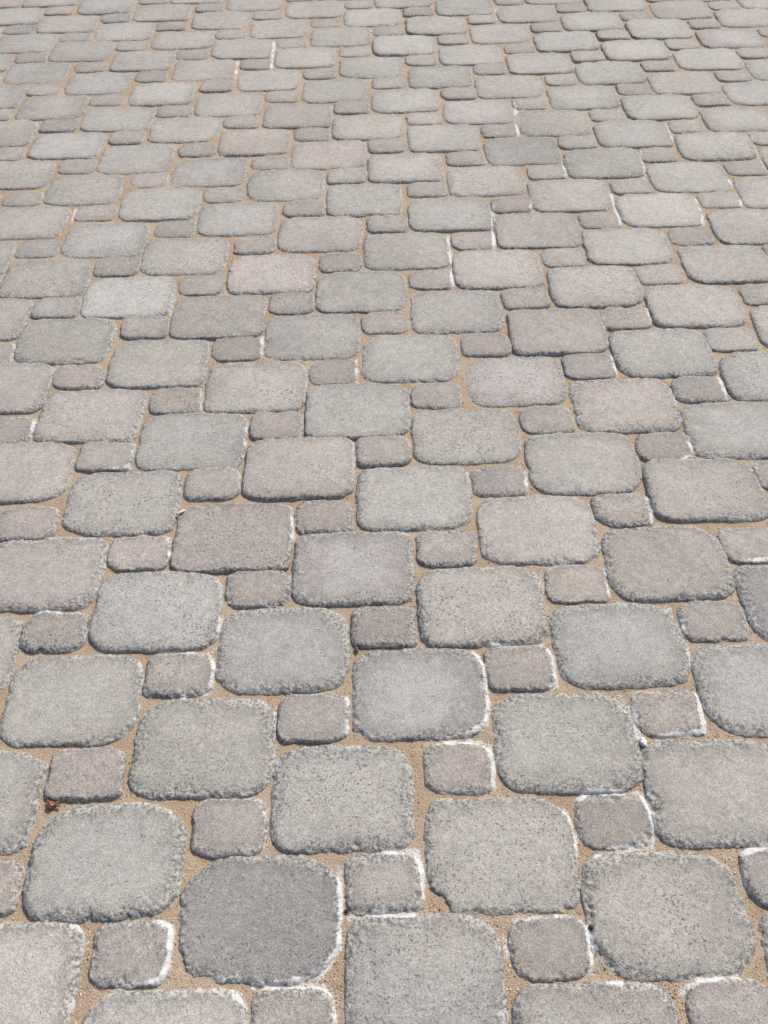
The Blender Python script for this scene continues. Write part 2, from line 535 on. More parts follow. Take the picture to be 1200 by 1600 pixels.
SALT = [
(1,[(0.2752,0.3862),(0.2964,0.398),(0.373,0.397),(0.3831,0.3694),(0.3833,0.3374),(0.3765,0.3198),(0.3093,0.3152),(0.2912,0.3069)]),
(1,[(0.2552,0.3801),(0.2683,0.3447),(0.2669,0.3093)]),
(1,[(-0.0125,0.3205),(0.0337,0.322),(0.0422,0.2889),(0.041,0.2474),(0.0343,0.2371),(-0.0142,0.239),(-0.0627,0.2361)]),
(0.8,[(0.1344,0.2252),(0.1509,0.2013),(0.1487,0.1673)]),
(1,[(0.2491,0.2305),(0.2619,0.2183),(0.2639,0.1911),(0.2597,0.1626)]),
(0.6,[(0.161,0.2285),(0.2492,0.2313)]),
(0.8,[(0.4718,0.3043),(0.4937,0.2951),(0.4893,0.241)]),
(1,[(0.4995,0.3054),(0.5394,0.3158)]),
(1,[(0.3706,0.1368),(0.3992,0.1507),(0.4501,0.1525)]),
(0.8,[(0.2777,0.1512),(0.2941,0.1494)]),
(0.9,[(0.1557,0.4782),(0.1594,0.4475),(0.1563,0.4083)]),
(1,[(-0.0768,0.3046),(-0.0735,0.2542),(-0.0753,0.1988),(-0.1002,0.1655),(-0.1507,0.16),(-0.1881,0.1528)]),
(1,[(-0.1883,0.1565),(-0.0958,0.1559),(-0.0812,0.1396),(-0.0782,0.1114)]),
(0.8,[(-0.3315,0.2376),(-0.3068,0.2314),(-0.305,0.1888),(-0.3117,0.1651),(-0.3655,0.1589),(-0.3848,0.1499)]),
(0.7,[(-0.2263,0.1573),(-0.1974,0.1351),(-0.1948,0.1139)]),
(0.7,[(-0.4508,0.2388),(-0.4191,0.2222),(-0.4167,0.2066)]),
(0.5,[(-0.203,0.3983),(-0.185,0.3743),(-0.1865,0.3291)]),
(0.6,[(-0.5381,0.3201),(-0.5264,0.3068),(-0.5259,0.2731)]),
(1,[(-0.4087,0.8989),(-0.3984,0.8691),(-0.4004,0.8261)]),
(0.9,[(-0.6186,0.7379),(-0.5398,0.7381),(-0.5169,0.7091),(-0.5179,0.6716)]),
(0.9,[(-0.2896,0.7191),(-0.2888,0.6899),(-0.289,0.6614),(-0.3044,0.6533)]),
(0.8,[(-0.3859,0.6532),(-0.2986,0.6495),(-0.29,0.6112),(-0.2935,0.5769),(-0.3262,0.5699),(-0.35,0.5683)]),
(0.8,[(-0.1761,0.9527),(-0.1714,0.9064),(-0.1759,0.8548)]),
(0.5,[(-0.4235,0.6506),(-0.408,0.6029),(-0.4023,0.5686)]),
(0.5,[(-0.1843,0.5571),(-0.1763,0.4463)]),
(0.7,[(-0.067,0.565),(-0.0665,0.4998)]),
(0.6,[(0.283,0.7981),(0.281,0.7439)]),
(0.7,[(0.3984,0.8085),(0.3956,0.7405)]),
(0.9,[(0.173,0.6493),(0.2673,0.6491),(0.2777,0.6247),(0.2751,0.5725),(0.2529,0.564)]),
(1,[(0.1451,0.6404),(0.1605,0.6103),(0.1611,0.5421),(0.1538,0.5098),(0.1219,0.4926),(0.0813,0.4874)]),
(0.8,[(0.0558,0.4808),(0.146,0.4816),(0.1589,0.4425)]),
(0.8,[(0.4889,0.7245),(0.5088,0.6918),(0.5056,0.6064)]),
(1,[(0.5007,0.5549),(0.4958,0.49),(0.416,0.4796)]),
(1,[(0.3762,0.555),(0.3905,0.5249),(0.3915,0.4823)]),
(0.9,[(0.6419,0.8066),(0.6954,0.8105)]),
(1,[(-0.2716,1.4655),(-0.2663,1.3922)]),
(0.9,[(-0.4952,1.6299),(-0.5,1.5443)]),
(0.8,[(-0.7389,1.2227),(-0.7333,1.1573)]),
(0.9,[(-0.5143,1.1406),(-0.5082,1.0753),(-0.5395,1.0695)]),
(0.9,[(-0.0532,1.3797),(-0.0531,1.3063)]),
(0.6,[(-0.2858,1.1971),(-0.2812,1.097)]),
(0.6,[(-0.3942,1.2986),(-0.3844,1.2292)]),
(0.6,[(-0.0556,1.1246),(-0.0592,1.0214)]),
(0.6,[(-0.2838,1.054),(-0.2811,0.996)]),
(0.7,[(-0.848,1.4653),(-0.8406,1.4097)]),
(1,[(0.1848,1.7184),(0.1819,1.6348)]),
(1,[(0.5192,1.3686),(0.5209,1.3054)]),
(0.7,[(0.5259,1.5033),(0.5268,1.4455)]),
(0.8,[(0.634,1.5298),(0.6325,1.4757)]),
(1,[(0.7395,1.2973),(0.7406,1.2272)]),
(0.7,[(0.6319,1.287),(0.6298,1.2215)]),
(0.9,[(0.6257,1.1242),(0.6248,1.0693),(0.5996,1.0564)]),
(0.7,[(0.1704,1.0387),(0.1717,0.981)]),
(0.8,[(0.2805,1.0519),(0.2821,0.9854)]),
(0.8,[(0.5073,0.9588),(0.5063,0.8998)]),
(0.7,[(0.7437,1.0446),(0.7383,0.9464)]),
(1,[(0.4488,2.5692),(0.433,2.3591)]),
(0.8,[(0.6611,2.5072),(0.6692,2.4413)]),
(0.9,[(0.5446,2.2126),(0.54,2.1256)]),
(0.8,[(0.7763,2.2553),(0.7602,2.0981)]),
(1,[(0.6495,2.0372),(0.6445,1.8819)]),
(0.8,[(0.417,2.0158),(0.4208,1.9527)]),
(1,[(0.3175,1.9887),(0.3008,1.7958)]),
(1,[(0.1865,1.8582),(0.1874,1.7317)]),
(0.8,[(0.8935,2.4336),(0.8871,2.2867)]),
(0.8,[(0.9906,2.087),(0.9882,1.9576)]),
(0.9,[(0.8757,2.0104),(0.8617,1.8721)]),
(0.8,[(0.4686,3.3272),(0.4609,3.2107)]),
(0.7,[(1.1236,2.3506),(1.1087,2.1496)]),
(1,[(-0.3481,3.0673),(-0.3437,2.8639)]),
(0.9,[(-0.4632,2.9348),(-0.4593,2.7987)]),
(0.8,[(-0.8288,2.0258),(-0.8238,1.9633)]),
(0.6,[(-0.942,2.1221),(-0.9226,2.0718)]),
(0.7,[(0.4165,1.7629),(0.4168,1.7085)])
]


# ------------------------------------------------------------------ mesh helpers
def mesh_from(name, verts, quads=None, tris=None, smooth=True, attrs=None):
    me = bpy.data.meshes.new(name)
    nq = 0 if quads is None else len(quads)
    nt = 0 if tris is None else len(tris)
    me.vertices.add(len(verts))
    me.vertices.foreach_set("co", np.asarray(verts, dtype=np.float32).ravel())
    me.loops.add(nq * 4 + nt * 3)
    li = []
    if nq:
        li.append(np.asarray(quads, dtype=np.int32).ravel())
    if nt:
        li.append(np.asarray(tris, dtype=np.int32).ravel())
    me.loops.foreach_set("vertex_index", np.concatenate(li))
    me.polygons.add(nq + nt)
    start = np.concatenate([np.arange(nq) * 4, nq * 4 + np.arange(nt) * 3]).astype(np.int32)
    me.polygons.foreach_set("loop_start", start)
    me.polygons.foreach_set("use_smooth", np.full(nq + nt, smooth))
    for k, a in (attrs or {}).items():
        at = me.attributes.new(k, 'FLOAT', 'POINT')
        at.data.foreach_set("value", np.asarray(a, dtype=np.float32))
    me.update()
    me.validate()
    return me


def link(name, me, mat=None, parent=None, loc=(0, 0, 0), rz=0.0):
    o = bpy.data.objects.new(name, me)
    scene.collection.objects.link(o)
    o.location = loc
    o.rotation_euler = (0, 0, rz)
    if parent is not None:
        o.parent = parent
    if mat is not None and me is not None:
        me.materials.append(mat)
    return o


def tag(o, label=None, cat=None, group=None, kind=None):
    for k, v in (("label", label), ("category", cat), ("group", group), ("kind", kind)):
        if v:
            o[k] = v
    return o


# ------------------------------------------------------------------ salt (lime) lines on the ground plane
_pts = []
for st, pl in SALT:
    for (x0, y0), (x1, y1) in zip(pl[:-1], pl[1:]):
        n = max(2, int(math.hypot(x1 - x0, y1 - y0) / 0.004))
        for t in np.linspace(0, 1, n):
            _pts.append((x0 + (x1 - x0) * t, y0 + (y1 - y0) * t, st))
SALT_P = np.array(_pts)


def salt_at(xy):
    """0..1: how much white crust lies at these ground points"""
    xy = np.asarray(xy)
    lo, hi = xy.min(0) - 0.03, xy.max(0) + 0.03
    m = (SALT_P[:, 0] > lo[0]) & (SALT_P[:, 0] < hi[0]) & (SALT_P[:, 1] > lo[1]) & (SALT_P[:, 1] < hi[1])
    out = np.zeros(len(xy))
    q = SALT_P[m]
    if len(q) == 0:
        return out
    for s in range(0, len(xy), 4000):
        b = xy[s:s + 4000]
        d = np.sqrt(((b[:, None, :] - q[None, :, :2]) ** 2).sum(2))
        wdt = 0.0046 + 0.0010 * b[:, 1]
        wdt = wdt[:, None]
        out[s:s + 4000] = (q[None, :, 2] * (1 - sstep(0.25, 1.6, d / wdt))).max(1)
    return out


# ------------------------------------------------------------------ one tumbled stone
JOINT_Z = -0.0082        # mean level of the sand below the stone tops
BASE_Z = -0.024


def outline(theta, a, b, radii, bulge, seed, wob):
    """rounded rectangle with its own radius at each corner; theta -> xy"""
    # dense walk round the perimeter
    pts = []
    corners = [(1, 1, 0), (-1, 1, 90), (-1, -1, 180), (1, -1, 270)]
    for (sx, sy, a0), (rx, ry) in zip(corners, radii):
        for t in np.linspace(0, 90, 24):
            an = math.radians(a0 + t)
            ex, ey = abs(math.cos(an)), abs(math.sin(an))
            ex, ey = ex ** 0.92, ey ** 0.92
            pts.append((sx * (a - rx) + sx * rx * ex, sy * (b - ry) + sy * ry * ey))
    nxt = pts[1:] + pts[:1]
    dense = []
    for (x0, y0), (x1, y1) in zip(pts, nxt):
        m = max(1, int(math.hypot(x1 - x0, y1 - y0) / 0.002))
        dense += [(x0 + (x1 - x0) * k / m, y0 + (y1 - y0) * k / m) for k in range(m)]
    pts = np.array(dense)
    ang = np.unwrap(np.arctan2(pts[:, 1], pts[:, 0]))
    r = np.hypot(pts[:, 0], pts[:, 1])
    ang = np.concatenate([ang - 2 * np.pi, ang, ang + 2 * np.pi])
    r = np.concatenate([r, r, r])
    order = np.argsort(ang)
    R = np.interp(theta, ang[order], r[order])
    x, y = R * np.cos(theta), R * np.sin(theta)
    # sides that belly out a little
    x *= 1 + bulge * (1 - (y / b) ** 2) * 0.6 - bulge * 0.3
    y *= 1 + bulge * (1 - (x / a) ** 2) * 0.6 - bulge * 0.3
    c = np.stack([x, y, np.zeros_like(x)], 1)
    d = (fbm(c * 26.0 + seed, 2) * 0.0030 + fbm(c * 90.0 + seed, 2) * 0.0009) * wob
    L = np.hypot(x, y)
    return x * (1 + d / L), y * (1 + d / L)


def make_stone(a, b, seed, lod, radii, bulge, bevel, drop, wob, chips, bloom, world, rz, stains=(), tilt=(0, 0), join=False):
    """returns verts, quads, tris, attributes; a, b half sizes; rings go from the middle out, over the rim and down"""
    # even spacing of the perimeter
    per = 4 * (a + b)
    nseg = max(20, int(per / (0.0024, 0.0042, 0.008, 0.02)[lod]))
    t = np.linspace(0, 1, nseg, endpoint=False)
    # warp theta so samples are spread along the perimeter rather than by angle
    th0 = np.linspace(0, 2 * np.pi, 720, endpoint=False)
    X0, Y0 = outline(th0, a, b, radii, bulge, seed, 0.0)
    cl = np.concatenate([[0], np.cumsum(np.hypot(np.diff(np.append(X0, X0[0])), np.diff(np.append(Y0, Y0[0]))))])
    theta = np.interp(t * cl[-1], cl, np.append(th0, 2 * np.pi))
    ox, oy = outline(theta, a, b, radii, bulge, seed, wob)
    if lod == 0:
        dist = [0.0, .0015, .003, .0047, .0066, .0088, .0113, .0142, .0176, .0216, .0264, .032, .039, .047, .056]
        down = [-.0012, -.003, -.0055, -.0085, -.012, -.017, BASE_Z]
    elif lod == 1:
        dist = [0.0, .0025, .0055, .009, .0132, .018, .025, .035, .048]
        down = [-.002, -.005, -.010, BASE_Z]
    elif lod == 2:
        dist = [0.0, .004, .009, .015, .024, .04]
        down = [-.004, -.010, BASE_Z]
    else:
        dist = [0.0, .006, .016]
        down = [BASE_Z]
    mn = min(a, b)
    rough = 0.55 + (seed * 7.31) % 1.0 * 0.9
    dist = [d for d in dist if d < mn * 0.86]
    rings = []
    # inside rings listed from the middle outward
    inner = list(reversed(dist))
    D, Zs = [], []
    for d in inner:
        sx, sy = 1 - d / a, 1 - d / b
        rings.append(np.stack([ox * sx, oy * sy], 1))
        D.append(np.full(nseg, d))
        Zs.append(np.zeros(nseg))
    for z in down:
        rings.append(np.stack([ox, oy], 1))
        D.append(np.full(nseg, 0.0))
        Zs.append(np.full(nseg, z))
    P = np.concatenate(rings)
    D = np.concatenate(D)
    dz = np.concatenate(Zs)
    nr = len(rings)
    # middle disc: a few shrinking rings with a fan
    # rim profile, its width wandering round the stone
    u3 = np.stack([P[:, 0], P[:, 1], np.zeros(len(P))], 1)
    wn_ = fbm(u3 * 20.0 + seed + 5, 2)
    bw = bevel * np.clip(1 + 0.75 * wn_, 0.35, 2.0)
    q = np.clip(D / bw, 0, 1)
    prof = -drop * (1 - np.sqrt(np.clip(1 - (1 - q) ** 2, 0, 1))) * 0.75 - drop * 0.25 * (1 - q) ** 3
    z = prof + dz
    edge = (1 - sstep(0.35, 1.25, D / bw))
    rim = 1 - sstep(0.3, 1.0, D / (bw * 1.15 + 0.012 + 0.010 * fbm(u3 * 34.0 + seed + 31, 2)))
    # shallow crown and hollows of the top
    z += -0.0013 * ((P[:, 0] / a) ** 2 + (P[:, 1] / b) ** 2) + 0.0009
    z += fbm(u3 * 24.0 + seed, 2) * 0.0007
    # broken, knobbly rim
    p3 = np.stack([P[:, 0], P[:, 1], z], 1)
    if lod <= 2:
        kn = fbm(p3 * 150.0 + seed, 2)
        k2 = noise3(p3 * 420.0 + seed) if lod == 0 else 0.0
        k3 = np.clip(noise3(p3 * 70.0 + seed + 9) - 0.18, 0, 1)
        z += edge * rough * (kn * 0.0011 + k2 * 0.0008 - k3 * 0.0060)
        L = np.maximum(np.hypot(P[:, 0], P[:, 1]), 1e-4)
        push = edge * rough * (kn * 0.0004 + k2 * 0.0004)
        P = P * (1 + push / L)[:, None]
        if lod < 2:
            z += (1 - edge) * noise3(p3 * 160.0 + seed) * 0.00022
    # chips knocked off
    for (cx, cy, nx, ny, depth) in chips:
        s = (P[:, 0] - cx) * nx + (P[:, 1] - cy) * ny + 0.010 * fbm(np.stack([P[:, 0], P[:, 1], P[:, 0] * 0], 1) * 55 + seed, 3)
        c = sstep(0.0, 0.0042, s)
        along = np.abs((P[:, 0] - cx) * -ny + (P[:, 1] - cy) * nx)
        c *= 1 - sstep(0.030, 0.046, along)
        zz = np.minimum(z, -depth + fbm(p3 * 120 + seed + 3, 2) * 0.0022)
        z = z * (1 - c) + np.minimum(z, zz) * c
        edge = np.maximum(edge, c * 0.8)
    # middle point
    x0, y0, z0 = P[:nseg, 0], P[:nseg, 1], z[:nseg]
    V = [np.stack([P[:, 0], P[:, 1], z], 1)]
    base = len(P)
    extra = []
    prev_shrinks = (0.72, 0.45, 0.2) if lod < 2 else ((0.5,) if lod == 2 else ())
    for s in prev_shrinks:
        q3 = np.stack([x0 * s, y0 * s, np.zeros(nseg)], 1)
        zc = 0.0009 - 0.0013 * ((q3[:, 0] / a) ** 2 + (q3[:, 1] / b) ** 2) + fbm(q3 * 24.0 + seed, 2) * 0.0007
        q3[:, 2] = zc
        extra.append(q3)
    V += extra
    V.append(np.array([[0, 0, 0.0009 + float(fbm(np.array([[0, 0, 0.0]]) * 24 + seed, 2)[0]) * 0.0007]]))
    V = np.concatenate(V)
    i = np.arange(nseg)
    j = (i + 1) % nseg
    quads = []
    for r in range(nr - 1):
        quads.append(np.stack([r * nseg + i, (r + 1) * nseg + i, (r + 1) * nseg + j, r * nseg + j], 1))
    chain = [0] + [base + e * nseg for e in range(len(extra))]
    for o0, o1 in zip(chain[:-1], chain[1:]):
        quads.append(np.stack([o1 + i, o0 + i, o0 + j, o1 + j], 1))
    c = len(V) - 1
    tris = np.stack([np.full(nseg, c), chain[-1] + i, chain[-1] + j], 1)
    quads = np.concatenate(quads)
    n_extra = len(V) - len(edge)
    edge = np.concatenate([edge, np.zeros(n_extra)])
    rim = np.concatenate([rim, np.zeros(n_extra)])
    V[:, 2] += V[:, 0] * tilt[0] + V[:, 1] * tilt[1]
    cr, sr = math.cos(rz), math.sin(rz)
    wx = world[0] + V[:, 0] * cr - V[:, 1] * sr
    wy = world[1] + V[:, 0] * sr + V[:, 1] * cr
    wxy = np.stack([wx, wy], 1)
    rim_ok = np.concatenate([(D < 0.014).astype(float), np.zeros(n_extra)])
    sa = salt_at(wxy) * rim_ok if lod < 3 else np.zeros(len(V))
    sa = sa * (0.76 + 0.20 * sstep(0.75, 0.45, wy) + 0.7 * fbm(np.stack([wx * 38, wy * 38, wx * 0 + 7], 1), 3))
    # a breath of lime along many rims
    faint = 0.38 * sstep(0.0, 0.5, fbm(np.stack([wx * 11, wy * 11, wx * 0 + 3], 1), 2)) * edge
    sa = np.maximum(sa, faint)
    rr = ((V[:, 0] / a) ** 4 + (V[:, 1] / b) ** 4) ** 0.25 + 0.30 * fbm(V * 22 + seed, 3)
    bl = bloom * (1 - sstep(0.35, 0.80, rr))
    st = np.zeros(len(V))
    for (sx, sy, r) in stains:
        d = np.hypot(wx - sx, wy - sy)
        st = np.maximum(st, 1 - sstep(r * 0.6, r, d))
    return V, quads, tris, {"rim": rim, "edge": edge, "bloom": bl, "salt": sa, "stain": st}


# ------------------------------------------------------------------ the pavement
LARGE, SMALL = 'L', 'S'
U = np.array([0.22489713, -0.08379308])
Vv = np.array([-0.11810255, -0.16264315])
T0 = np.array([-0.41489829, 0.32195926])
SO = np.array([(U[0] - Vv[0]) / 2, (-Vv[1] + U[1]) / 2])
F_PX = 1600 * 27 / 34.62


def to_px(x, y, z=0.0):
    d = (x, y, z - CAM_H)
    c = [sum(RW[r][k] * d[r] for r in range(3)) for k in range(3)]
    return 600 + F_PX * c[0] / c[2], 800 + F_PX * c[1] / c[2], c[2]


def dims(kind, i, j):
    r = random.Random((i * 7919 + j * 104729 + (kind == SMALL) * 31) & 0xffffffff)
    p = T0 + U * i + Vv * j + (SO if kind == SMALL else 0)
    m = MEAS.get((kind, i, j), (None,) * 4)
    far = max(0.0, min(1.0, (p[1] - 0.8) / 2.2))
    ky = 1 - 0.55 * far
    dx = m[0] / 1000 if m[0] is not None and abs(m[0]) < 11 else r.gauss(0, 0.002)
    dy = (m[1] / 1000 - 0.0015) * ky if m[1] is not None and abs(m[1]) < 15 else r.gauss(0, 0.0015)
    if kind == LARGE:
        w0, h0, lw, lh = 0.2175, 0.1575, (0.207, 0.226), (0.149, 0.166)
    else:
        w0, h0, lw, lh = 0.1105, 0.0785, (0.103, 0.1165), (0.072, 0.084)
    w = m[2] / 1000 if m[2] is not None else w0 + r.gauss(0, 0.003)
    h = h0 + (m[3] / 1000 - h0) * ky if m[3] is not None else h0 + r.gauss(0, 0.0025)
    w = min(max(w, lw[0]), lw[1])
    h = min(max(h, lh[0]), lh[1])
    g = 0.0064 if kind == LARGE else 0.0056
    return p[0] + dx, p[1] + dy, min(w + g, 0.2238 if kind == LARGE else 0.1172), min(h + 0.001 + g * 1.2, 0.1626 if kind == LARGE else 0.0838), r


pavement = bpy.data.objects.new("pavement", None)
scene.collection.objects.link(pavement)
tag(pavement, "grey pavement of large and small tumbled stones in a staggered pattern", None, None, "structure")

spots = []
for kind in (LARGE, SMALL):
    for i in range(-40, 40):
        for j in range(-40, 20):
            p = T0 + U * i + Vv * j + (SO if kind == SMALL else 0)
            if not (-3.6 < p[0] < 3.6 and -0.75 < p[1] < 4.9):
                continue
            # the strip of ground the picture takes in, and a margin round it
            half = 0.62 + 0.285 * max(p[1], -0.2)
            out = max(abs(p[0]) - half, p[1] - 3.48, 0.06 - p[1])
            spots.append((out, kind, i, j))
spots.sort(key=lambda s: s[0])

GREY = (0.384, 0.362, 0.330)
placed = []          # x, y, a, b, rz : for the sand grains
count = {LARGE: 0, SMALL: 0}
rest = []
for out, kind, i, j in spots:
    if out > 0.95:
        continue
    x, y, w, h, r = dims(kind, i, j)
    a, b = w / 2, h / 2
    rz = r.gauss(0, 0.010) + YAW
    placed.append((x, y, a, b, rz))
    seed = r.uniform(0, 200)
    big = kind == LARGE
    k = 1.0 if big else 0.62
    radii = []
    for c in range(4):
        base = r.uniform(0.025, 0.045) * k
        radii.append((base * r.uniform(0.85, 1.55), base * r.uniform(0.75, 1.2)))
    bulge = r.uniform(0.025, 0.075)
    bevel = r.uniform(0.0115, 0.0215) * (1.0 if big else 0.8) * (1 - 0.35 * min(1.0, max(0.0, y - 0.7)))
    drop = r.uniform(0.0072, 0.0098) * (1 - 0.2 * min(1.0, max(0.0, y - 0.7)))
    bloom = r.choice((0, 0, 0, 0.15, 0.3)) if big else 0.0
    chips = []
    if r.random() < 0.22 and big:
        sx = r.choice((-1, 1))
        sy = r.choice((-1, 1, -1))
        chips.append((sx * a * 0.86, sy * b * 0.84, sx * 0.6, sy * 0.8, r.uniform(0.004, 0.007)))
    sp = SPECIAL.get((kind, i, j), {})
    # tint
    t = r.gauss(0, 0.042)
    warm = r.gauss(0.0, 0.010)
    if big:
        col = [GREY[0] * (1 + t + warm), GREY[1] * (1 + t), GREY[2] * (1 + t - warm)]
        u = r.random()
        if u < 0.18:
            col = [col[0] * 1.02, col[1] * 0.985, col[2] * 0.99]     # pinkish
        elif u < 0.34:
            col = [col[0] * 0.978, col[1] * 0.995, col[2] * 0.98]      # greenish grey
    else:
        col = [0.360 * (1 + t + warm), 0.327 * (1 + t), 0.297 * (1 + t - warm)]
    col = [q * s_ for q, s_ in zip([0.85 * q + 0.15 * g_ for q, g_ in zip(sp["col"], (0.33, 0.322, 0.31))], (1.125, 1.11, 1.065))] if "col" in sp else col
    radii = [(min(p_ * 1.25, 0.075), min(q_ * 1.25, 0.058)) for p_, q_ in sp["radii"]] if "radii" in sp else radii
    bulge = sp.get("bulge", bulge)
    bloom = sp.get("bloom", bloom)
    bevel = sp.get("bevel", bevel)
    chips = sp.get("chips", chips)
    chips = [(cx * a, cy * b, nx, ny, dp) for cx, cy, nx, ny, dp in chips] if "chips" in sp else chips
    dz = r.gauss(0, 0.0010) + 0.003 * float(noise3(np.array([[x * 1.7, y * 1.7, 5.0]]))[0])
    tilt = (r.gauss(0, 0.008), r.gauss(0, 0.010))
    dist = math.hypot(x, y - 0.1)
    part = out <= 0.20 and count[kind] < 296
    lod = 3 if not part else (0 if y < 0.95 else 1 if y < 1.9 else 2)
    if part and out > 0.10:
        lod = max(lod, 2)
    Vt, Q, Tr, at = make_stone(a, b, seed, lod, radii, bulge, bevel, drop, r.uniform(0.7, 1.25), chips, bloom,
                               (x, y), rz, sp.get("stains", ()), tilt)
    if part:
        count[kind] += 1
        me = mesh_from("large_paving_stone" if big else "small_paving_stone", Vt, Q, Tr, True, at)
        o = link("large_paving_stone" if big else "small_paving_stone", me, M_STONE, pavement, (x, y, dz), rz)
        o.color = (*col, sp.get("pits", r.choice((0.1, 0.3, 0.5, 0.7, 1.0))))
        if "label" in sp:
            o["label"] = sp["label"]
    else:
        c, s = math.cos(rz), math.sin(rz)
        Wd = np.stack([x + Vt[:, 0] * c - Vt[:, 1] * s, y + Vt[:, 0] * s + Vt[:, 1] * c, Vt[:, 2] + dz], 1)
        rest.append((Wd, Q, Tr, at))
# stones beyond the edge of the picture, in one piece
off, VV, QQ, TT = 0, [], [], []
AT = {k: [] for k in ("rim", "edge", "bloom", "salt", "stain")}
for Wd, Q, Tr, at in rest:
    VV.append(Wd)
    QQ.append(Q + off)
    TT.append(Tr + off)
    off += len(Wd)
    for k in AT:
        AT[k].append(at[k])
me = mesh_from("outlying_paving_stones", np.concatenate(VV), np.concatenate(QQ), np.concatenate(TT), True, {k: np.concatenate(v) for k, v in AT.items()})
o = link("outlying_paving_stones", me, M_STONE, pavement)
o.color = (*GREY, 1)
o["kind"] = "stuff"
print("stones", count, "outlying", len(rest))

# ------------------------------------------------------------------ sand in the joints
PL = np.array(placed)


def inside_depth(xy):
    """distance-like measure: >0 inside a stone's outline (superellipse test)"""
    best = np.full(len(xy), -1.0)
    cell = {}
    for n, (x, y, a, b, rz) in enumerate(placed):
        cell.setdefault((int(math.floor(x / 0.25)), int(math.floor(y / 0.25))), []).append(n)
    gx = np.floor(xy[:, 0] / 0.25).astype(int)
    gy = np.floor(xy[:, 1] / 0.25).astype(int)
    keys = {}
    for n, kk in enumerate(zip(gx, gy)):
        keys.setdefault(kk, []).append(n)
    for (cx, cy), idx in keys.items():
        cand = [n for ax in (-1, 0, 1) for ay in (-1, 0, 1) for n in cell.get((cx + ax, cy + ay), ())]
        if not cand:
            continue
        idx = np.array(idx)
        d = xy[idx][:, None, :] - PL[cand][None, :, :2]
        val = 1 - ((np.abs(d[:, :, 0]) / PL[cand][None, :, 2]) ** 4.2 + (np.abs(d[:, :, 1]) / PL[cand][None, :, 3]) ** 4.2) ** (1 / 4.2)
        best[idx] = val.max(1)
    return best


def sand_z(x, y):
    p = np.stack([x, y, np.zeros_like(x)], 1)
    z = JOINT_Z + fbm(p * 3.2 + 40, 2) * 0.0022 + fbm(p * 30 + 11, 2) * 0.0013
    # fuller joints towards the far left of the picture
    z += 0.0022 * sstep(0.7, 2.0, y)
    z += 0.0012 * sstep(0.9, 2.4, y) * sstep(0.3, -0.9, x)
    return z


def sand_sheet():
    ys = np.concatenate([np.arange(-0.9, -0.02, 0.03), np.arange(-0.02, 1.3, 0.0045), np.arange(1.3, 2.4, 0.008), np.arange(2.4, 5.2, 0.016)])
    xs = np.concatenate([np.arange(-3.8, -1.6, 0.03), np.arange(-1.6, -0.75, 0.009), np.arange(-0.75, 0.75, 0.0055), np.arange(0.75, 1.6, 0.009), np.arange(1.6, 3.8, 0.03)])
    X, Y = np.meshgrid(xs, ys)
    nx, ny = len(xs), len(ys)
    x, y = X.ravel(), Y.ravel()
    z = sand_z(x, y)
    idx = np.arange(nx * ny).reshape(ny, nx)
    q = np.stack([idx[:-1, :-1].ravel(), idx[:-1, 1:].ravel(), idx[1:, 1:].ravel(), idx[1:, :-1].ravel()], 1)
    sa = np.zeros(len(x))
    # salt only matters near the lines: grid them first
    cells = {(int(math.floor(a / 0.1)), int(math.floor(b / 0.1))) for a, b in SALT_P[:, :2]}
    cells = {(a + dx, b + dy) for a, b in cells for dx in (-1, 0, 1) for dy in (-1, 0, 1)}
    bx, by = np.floor(x / 0.1).astype(int), np.floor(y / 0.1).astype(int)
    code = (bx + 1000) * 10000 + by + 1000
    order = np.argsort(code, kind='stable')
    sc = code[order]
    for a, b in cells:
        c = (a + 1000) * 10000 + b + 1000
        l, r_ = np.searchsorted(sc, c), np.searchsorted(sc, c, 'right')
        if r_ > l:
            ii = order[l:r_]
            sa[ii] = salt_at(np.stack([x[ii], y[ii]], 1))
    me = mesh_from("joint_sand", np.stack([x, y, z], 1), q, None, True, {"salt": sa * (0.66 + 0.15 * sstep(0.75, 0.45, y) + 0.7 * fbm(np.stack([x * 38, y * 38, x * 0 + 7], 1), 3))})
    return me


o = link("joint_sand", sand_sheet(), M_SAND)
tag(o, "tan sand filling the joints between the grey paving stones", "sand", None, "stuff")

# wide ground under and beyond the laid stones
gv = np.array([(-60, -60, -0.030), (60, -60, -0.030), (60, 90, -0.030), (-60, 90, -0.030)], dtype=float)
gm = mesh_from("ground", gv, np.array([[0, 1, 2, 3]]), None, False, {"salt": np.zeros(4)})
o = link("ground", gm, M_SAND)
tag(o, "sandy ground below the paving stones", None, None, "structure")

# loose grains lying in the joints
N = 260000
gy = 0.05 + 2.3 * rng.random(N) ** 1.7
gx = (rng.random(N) * 2 - 1) * (0.60 + 0.29 * gy)
dep = inside_depth(np.stack([gx, gy], 1))
onto = (dep > 0.0) & (dep < 0.16) & (rng.random(N) < 0.010)
keep = (dep < -0.002) | onto
gx, gy, onto = gx[keep], gy[keep], onto[keep]
gz = np.where(onto, -0.0012 - 0.004 * (dep[keep] < 0.07), sand_z(gx, gy))
n = len(gx)
size = rng.lognormal(math.log(0.00062), 0.45, n)
size = np.clip(size, 0.0004, 0.0028)
octa = np.array([(1, 0, 0), (-1, 0, 0), (0, 1, 0), (0, -1, 0), (0, 0, 1), (0, 0, -1)], dtype=float)
tri = np.array([(0, 2, 4), (2, 1, 4), (1, 3, 4), (3, 0, 4), (2, 0, 5), (1, 2, 5), (3, 1, 5), (0, 3, 5)])
ang = rng.random(n) * 6.283
jit = 0.75 + 0.5 * rng.random((n, 6, 1))
pts = octa[None] * jit * size[:, None, None]
pts[:, :, 2] *= 0.75
ca, sa_ = np.cos(ang)[:, None], np.sin(ang)[:, None]
